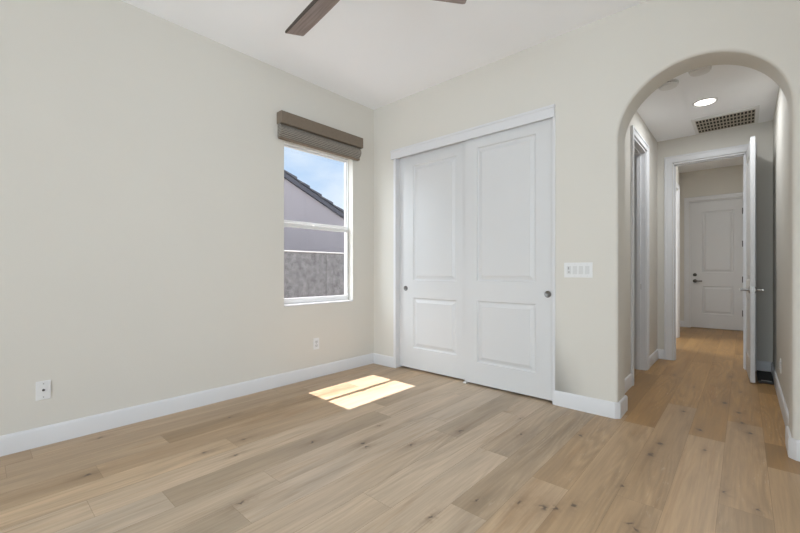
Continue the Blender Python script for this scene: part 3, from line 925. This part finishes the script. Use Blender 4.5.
for (dx, dy), lab in (((-0.490, 4.045), 'white round smoke detector on the hall ceiling, left of the downlight'), ((-0.262, 3.915), 'white round ceiling detector half hidden by the top of the archway')):
    root = tag(empty('smoke_detector', (dx, dy, HC)), lab, 'smoke detector')
    mb = MB(); mb.lathe([(0.076, -.0005), (0.076, -.010), (0.070, -.012)], (0, 0, 0), seg=40); mb.build('base', M['plastic'], root, smooth=40)
    mb = MB(); mb.lathe([(0.066, -.017), (0.066, -.011)], (0, 0, 0), seg=40); mb.build('vent_gap', M['slot'], root, smooth=40)
    mb = MB(); mb.lathe([(0.070, -.017), (0.072, -.022), (0.064, -.036), (0.02, -.041), (0, -.041)], (0, 0, 0), seg=40); mb.build('cover', M['plastic'], root, smooth=40)

GX0, GX1, GY0, GY1 = -0.425, 0.118, 5.18, 5.765
root = tag(empty('ceiling_vent', ((GX0 + GX1) / 2, (GY0 + GY1) / 2, HC)), 'rectangular return air grille with dark holes in the hall ceiling', 'air vent')
mb = MB()
fw_ = .030
z0, z1 = HC - .010, HC - .0005
mb.box(GX0, GX0 + fw_, GY0, GY1, z0, z1, .002); mb.box(GX1 - fw_, GX1, GY0, GY1, z0, z1, .002)
mb.box(GX0 + fw_ - .003, GX1 - fw_ + .003, GY0, GY0 + fw_ + .04, z0, z1, .002); mb.box(GX0 + fw_ - .003, GX1 - fw_ + .003, GY1 - fw_, GY1, z0, z1, .002)
part_at(mb, 'frame', 'plastic', root)
mb = MB(); mb.box(GX0 + fw_, GX1 - fw_, GY0 + fw_ + .04, GY1 - fw_, HC - .0012, HC - .0004); part_at(mb, 'duct_opening', 'duct', root)
mb = MB()
nx, ny = 17, 4
ix0, ix1, iy0, iy1 = GX0 + fw_, GX1 - fw_, GY0 + fw_ + .04, GY1 - fw_
for i in range(nx + 1):
    x = ix0 + (ix1 - ix0) * i / nx; mb.box(x - .005, x + .005, iy0, iy1, HC - .0085, HC - .0045)
for j in range(ny + 1):
    y = iy0 + (iy1 - iy0) * j / ny; mb.box(ix0, ix1, y - .016, y + .016, HC - .0092, HC - .0055)
part_at(mb, 'grille', 'grille', root)

# ------------------------------------------------------------------ dark mat between the open door and the wall
root = tag(empty('floor_mat', (0.165, 5.5, 0)), 'dark flat mat on the floor between the open hall door and right wall', 'mat')
mb = MB(); mb.box(.105, .222, 5.20, 5.74, .0, .022, .005); part_at(mb, 'pad', 'black', root)
mb = MB(); mb.box(.128, .205, 5.225, 5.245, .0225, .026, .001); part_at(mb, 'edge_strip', 'chrome', root)

# ------------------------------------------------------------------ outside
mb = MB(); mb.box(-30, XO - .005, -20, 30, -0.35, -0.25)
S(mb.build('ground', M['gravel']), 'gravel side yard outside the window', 'ground')
root = tag(empty('block_fence', (-6.1, 5, -0.25)), 'grey block boundary wall with a pale cap outside the window', 'boundary wall')
mb = MB()
for a, b_ in ((-6, 0.40), (0.41, 4.553), (4.563, 8.7), (8.71, 14)):
    mb.box(-6.16, -6.0, a, b_, -0.25, 1.452, .003)
mb.box(-6.14, -6.02, -6, 14, -0.25, 1.45)
part_at(mb, 'blocks', 'block', root)
mb = MB(); mb.box(-6.18, -5.98, -6, 14, 1.450, 1.472, .004); part_at(mb, 'cap', 'cap', root)

NX = -7.6
sl = (2.584 - 3.324) / (6.337 - 4.621)


def rz(y): return 3.324 + sl * (y - 4.621)


root = tag(empty('neighbor_house', (NX - 2, 3, -0.25)), 'neighbouring grey stucco house with a sloping dark tiled roof edge', 'house')
yr = 1.5
mb = MB()
mb.prism([(yr - 6.5, -0.25), (8.0, -0.25), (8.0, rz(8.0) - .09), (yr, rz(yr) - .09), (yr - 6.5, rz(8.0) - .09)], 0, NX - 8, NX)
part_at(mb, 'gable_wall', 'stucco', root)
# rake board and roof
mb = MB()
mb.prism([(yr, rz(yr) - .05), (8.3, rz(8.3) - .05), (8.3, rz(8.3) - .155), (yr, rz(yr) - .155)], 0, NX - .02, NX + .06)
mb.prism([(yr, rz(yr) - .05), (yr - 6.8, rz(8.3) - .05), (yr - 6.8, rz(8.3) - .155), (yr, rz(yr) - .155)], 0, NX - .02, NX + .06)
part_at(mb, 'rake_board', 'fascia', root)
mb = MB()
L_ = math.hypot(1, sl)
for s in (1, -1):
    y = yr
    while y < 8.3:
        y2 = min(8.35, y + .34)
        za, zb_ = rz(y) - .045, rz(y2) - .02
        q = [(y, za), (y2, zb_ - .015), (y2, zb_ + .045), (y, za + .028)]
        if s < 0: q = [(2 * yr - a, b_) for a, b_ in q][::-1]
        mb.prism(q, 0, NX - 8, NX + .09)
        y += .34
part_at(mb, 'roof', 'fascia', root)
